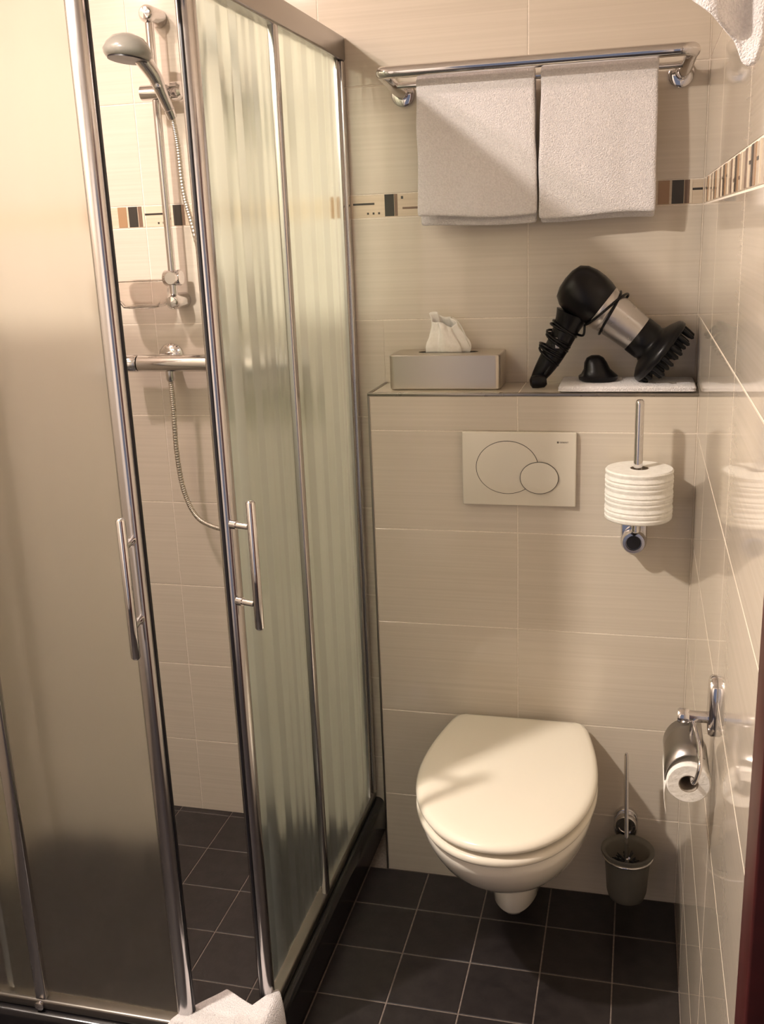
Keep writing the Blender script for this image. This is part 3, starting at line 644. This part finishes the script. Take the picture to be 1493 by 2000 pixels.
MB().rings([[(x, y, z) for x, y in rrect(TX, -0.0260, 0.120 - g, 0.0105 - g, 0.006, 4)] for z, g in ((0.4040, 0.001), (0.425, 0.0), (0.4410, 0.001))]).build('hinge_block', SEATPL, wc, 50)


# ---------------------------------------------------------------- spare roll holder and roll
def oblong_base(name, thing_, c, hw, hz, mat, axis_='y'):
    rings = []
    for g, t in ((0.0, 0.0005), (0.0, 0.006), (0.003, 0.010), (0.010, 0.011)):
        pts = rrect(0, 0, hw - g, hz - g, hw - g - 0.0005, 8)
        rings.append([(c[0] + u_, c[1] - t, c[2] + w_) if axis_ == 'y' else (c[0] - t, c[1] + u_, c[2] + w_) for u_, w_ in pts])
    return MB().rings(rings).build(name, mat, thing_, 40)
sh = thing('spare_roll_holder', 'chrome upright spare paper roll holder on the tiled boxing', 'roll holder', (-0.118, 0, 0.92))
oblong_base('base_plate', sh, (-0.1205, 0, 0.918), 0.0275, 0.050, CHROME)
bs = MB().lathe([(0.0235, 0.010), (0.0245, 0.012), (0.0245, 0.046), (0.0225, 0.049), (0.0165, 0.049), (0.0155, 0.0455), (0.0, 0.0450)], (-0.1205, 0, 0.9035), (0, -1, 0), 36).build('boss', CHROME, sh, 50)
MB().lathe([(0.0150, 0.0458), (0.0150, 0.0466), (0.0, 0.0470)], (-0.1205, 0, 0.9035), (0, -1, 0), 28).build('boss_cap', SEAL, bs)
MB().tube(spline([(-0.1205, -0.020, 0.916), (-0.1190, -0.055, 0.932), (-0.1170, -0.078, 0.944), (-0.1165, -0.082, 0.962)], 8), 0.0085, 18).build('elbow', CHROME, sh, 60)
MB().lathe([(0.0090, 0.940), (0.0090, 1.205), (0.0080, 1.211), (0.005, 1.214), (0.0, 1.2148)], (-0.1165, -0.082, 0), (0, 0, 1), 24).build('rod', CHROME, sh, 60)
def roll(name, label, c, d_, r, core, ln, ridges):
    t = thing(name, label, 'toilet roll', c); p = [(core, 0.0), (r - 0.002, 0.0), (r, 0.002)]
    if ridges:
        for k in range(ridges):
            h = ln * (k + 0.5) / ridges; w = ln / ridges * 0.5
            p += [(r - 0.0010, h - w + 0.0012), (r + 0.0004 * (k % 3), h - w * 0.45), (r + 0.0004 * ((k + 1) % 3), h + w * 0.45), (r - 0.0010, h + w - 0.0012)]
    p += [(r, ln - 0.003), (r - 0.002, ln), (core, ln), (core, 0.0)]
    MB().lathe(p, c, d_, 56, False).build('paper', PAPER, t, 35)
    MB().lathe([(core, 0.0005), (core, ln - 0.0005), (core - 0.0012, ln - 0.0005), (core - 0.0012, 0.0005), (core, 0.0005)], c, d_, 32, False).build('core', KRAFT, t, 35)
    return t
roll('toilet_roll', 'full white toilet roll standing on the upright chrome holder', (-0.1135, -0.0825, 0.9705), (0, 0, 1), 0.0675, 0.019, 0.104, 10)

# ---------------------------------------------------------------- toilet brush set
bh = thing('toilet_brush_holder', 'wall-mounted chrome toilet brush holder with frosted glass cup', 'brush holder', (-0.118, 0, 0.07))
oblong_base('base_plate', bh, (-0.1185, 0, 0.203), 0.0275, 0.042, CHROME)
bs = MB().lathe([(0.0235, 0.010), (0.0245, 0.012), (0.0245, 0.030), (0.0225, 0.033), (0.0165, 0.033), (0.0155, 0.030), (0.0, 0.0295)], (-0.1185, 0, 0.213), (0, -1, 0), 36).build('boss', CHROME, bh, 50)
BX, BY = -0.1125, -0.086
MB().tube([(-0.118, -0.008, 0.178), (-0.1165, -0.030, 0.176)], 0.0075, 16).build('arm', CHROME, bh)
MB().tube([(BX + 0.0545 * math.cos(R(a)), BY + 0.0545 * math.sin(R(a)), 0.176) for a in range(0, 361, 10)], 0.0032, 10).build('ring', CHROME, bh, 60)
MB().lathe([(0.0, 0.066), (0.032, 0.066), (0.040, 0.070), (0.0445, 0.085), (0.049, 0.150), (0.0505, 0.178), (0.0570, 0.1815), (0.0595, 0.186), (0.0585, 0.1905), (0.053, 0.1900), (0.0465, 0.183), (0.0445, 0.150), (0.040, 0.085), (0.034, 0.074), (0.0, 0.073)], (BX, BY, 0), (0, 0, 1), 44).build('cup', CUPGLASS, bh, 50)
tbz = thing('toilet_brush', 'chrome-handled toilet brush standing in the frosted cup', 'toilet brush', (BX, BY, 0.075))
tl = Vector((-0.1215, -0.084, 0.430)); bb = Vector((BX, BY, 0.082))
MB().tube([bb, tl.lerp(bb, 0.02), tl], [0.0046, 0.0046, 0.003], 16).build('handle', CHROME, tbz, 60)
MB().lathe([(0.0085, 0.132), (0.0095, 0.150), (0.006, 0.166)], (BX, BY, 0), (0, 0, 1), 20).build('ferrule', CHROME, tbz)
m = MB(); random.seed(5)
for k in range(180):
    a = random.uniform(0, 2 * math.pi); z = random.uniform(0.082, 0.160); L = random.uniform(0.028, 0.036)
    m.tube([(BX, BY, z), (BX + L * math.cos(a), BY + L * math.sin(a), z + random.uniform(-0.004, 0.010))], [0.0016, 0.0010], 4)
o = m.build('bristles', BRISTLE, tbz, 0); o['kind'] = 'stuff'

# ---------------------------------------------------------------- paper holder on the right wall
ph = thing('paper_holder', 'chrome toilet paper holder with curved cover on the right wall', 'roll holder', (0, -0.752, 0.885))
oblong_base('base_plate', ph, (0.0, -0.752, 0.885), 0.0215, 0.046, CHROME, 'x')
MB().tube([(-0.006, -0.752, 0.866), (-0.046, -0.752, 0.866)], 0.0085, 18).build('arm', CHROME, ph)
MB().lathe([(0.010, 0), (0.011, 0.003), (0.011, 0.013), (0.009, 0.016)], (-0.036, -0.752, 0.866), (-1, 0, 0), 22).build('collar', CHROME, ph, 50)
RCX, RCZ = -0.0365, 0.7965; RF = -0.822
MB().tube(spline([(-0.030, -0.755, 0.858), (-0.026, -0.775, 0.850), (-0.0235, -0.806, 0.846), (-0.0235, -0.836, 0.838), (-0.026, -0.839, 0.822), (-0.030, -0.836, 0.8085), (-0.033, -0.826, 0.8055), (-0.034, -0.800, 0.8050), (-0.034, -0.735, 0.8050)], 7), 0.0034, 14).build('roll_arm', CHROME, ph, 60)
# curved cover hinged on the arm, bent down over the outer side of the roll
vs, fs = [], []; nc = 22
for k in range(nc + 1):
    a = 62 + 122 * k / nc; rr = 0.0365
    for y in (-0.815, -0.775, -0.735, -0.705):
        q = (RCX + 0.004 + rr * math.cos(R(a)), RCZ + rr * math.sin(R(a)) * 1.12 + 0.0015)
        vs.append((q[0], y, q[1]))
for k in range(nc):
    for j in range(3): a = k * 4 + j; fs.append((a, a + 1, a + 5, a + 4))
o = MB().add(vs, fs).build('cover', BRUSHED, ph, 80); s_ = o.modifiers.new('thick', 'SOLIDIFY'); s_.thickness = 0.0014
MB().tube([(-0.030, -0.752, 0.860), (-0.030, -0.752, 0.838)], 0.005, 12).build('cover_hinge', CHROME, ph)
rl = roll('toilet_roll', 'small nearly used toilet roll hanging under the chrome cover on the right wall', (RCX, RF, RCZ), (0, 1, 0), 0.0300, 0.0135, 0.100, 0)
# loose sheet hanging from the roll
vs, fs = [], []
for k in range(9):
    z = RCZ - 0.052 * k / 8
    for y in (RF + 0.002, RF + 0.05, RF + 0.098): vs.append((RCX - 0.0305 - 0.002 * math.sin(k * 0.5), y, z))
for k in range(8):
    for j in range(2): a = k * 3 + j; fs.append((a, a + 1, a + 4, a + 3))
o = MB().add(vs, fs).build('loose_sheet', PAPER, rl, 80); s_ = o.modifiers.new('thick', 'SOLIDIFY'); s_.thickness = 0.0010

# ---------------------------------------------------------------- bath mat over the kerb corner
def bath_mat():
    ctr = Vector((-0.800, -0.742, 0)); n = 40; vs, fs = [], []
    zt = BZ + 0.022 + 0.010
    e1 = Vector((-0.62, 0.79, 0)).normalized(); e2 = Vector((-0.90, -0.44, 0)).normalized()
    c0 = Vector((-0.873, -0.612, 0))             # inner corner of the folded mat
    ea = Vector((0.100, -0.052, 0)).normalized(); eb = Vector((-0.035, -0.049, 0)).normalized()
    for i in range(n + 1):
        for j in range(n + 1):
            p = c0 + ea * (0.27 * i / n) + eb * (0.24 * j / n)
            ox, oy = p.x - (PX + 0.016), (PY - 0.018) - p.y
            z = zt
            over = max(ox, oy, 0)
            if over > 0:      # falls down outside the rail
                z = zt - min(1.15 * over + 0.2 * over * over * 10, 0.16)
                if ox > 0: p.x = PX + 0.016 + 0.055 * math.tanh(ox / 0.075)
                if oy > 0: p.y = PY - 0.018 - 0.055 * math.tanh(oy / 0.075)
            inx, iny = (PX - 0.026) - p.x, p.y - (PY + 0.026)
            z += 0.004 * noise.noise(Vector((p.x * 18, p.y * 18, 1.0)))
            if inx > 0 and iny > 0: z -= 0.10 * min(inx, iny)
            vs.append((p.x, p.y, z))
    for i in range(n):
        for j in range(n): a = i * (n + 1) + j; fs.append((a, a + 1, a + n + 2, a + n + 1))
    mm = MB().add(vs, fs); vs, fs = [], []; q = 20
    c1 = Vector((-0.7675, -0.606, 0)); e1 = Vector((-0.50, -0.87, 0)); e2 = Vector((0.62, -0.78, 0))
    for i in range(q + 1):
        for j in range(q + 1):
            a_, b_ = 0.11 * i / q, 0.11 * j / q
            p = c1 + e1 * a_ + e2 * b_; ox = max(0, p.x + 0.764); z = zt + 0.013 - 0.004 * (1 - min(1, (a_ + b_) / 0.03))
            p.x = min(p.x, -0.764) + 0.045 * math.tanh(ox / 0.05); z -= 1.25 * ox + 0.05 * (1 - math.cos(min(ox * 40, 1.5)))
            vs.append((p.x, p.y, z))
    for i in range(q):
        for j in range(q): a = i * (q + 1) + j; fs.append((a, a + 1, a + q + 2, a + q + 1))
    o = mm.add(vs, fs).build('bath_mat', TERRY, None, 80)
    so = o.modifiers.new('thick', 'SOLIDIFY'); so.thickness = 0.010; so.offset = 0.0
    su = o.modifiers.new('smooth', 'SUBSURF'); su.levels = 1; su.render_levels = 1
    return tag(o, 'white folded bath mat draped over the corner of the shower kerb', 'bath mat')
bath_mat()
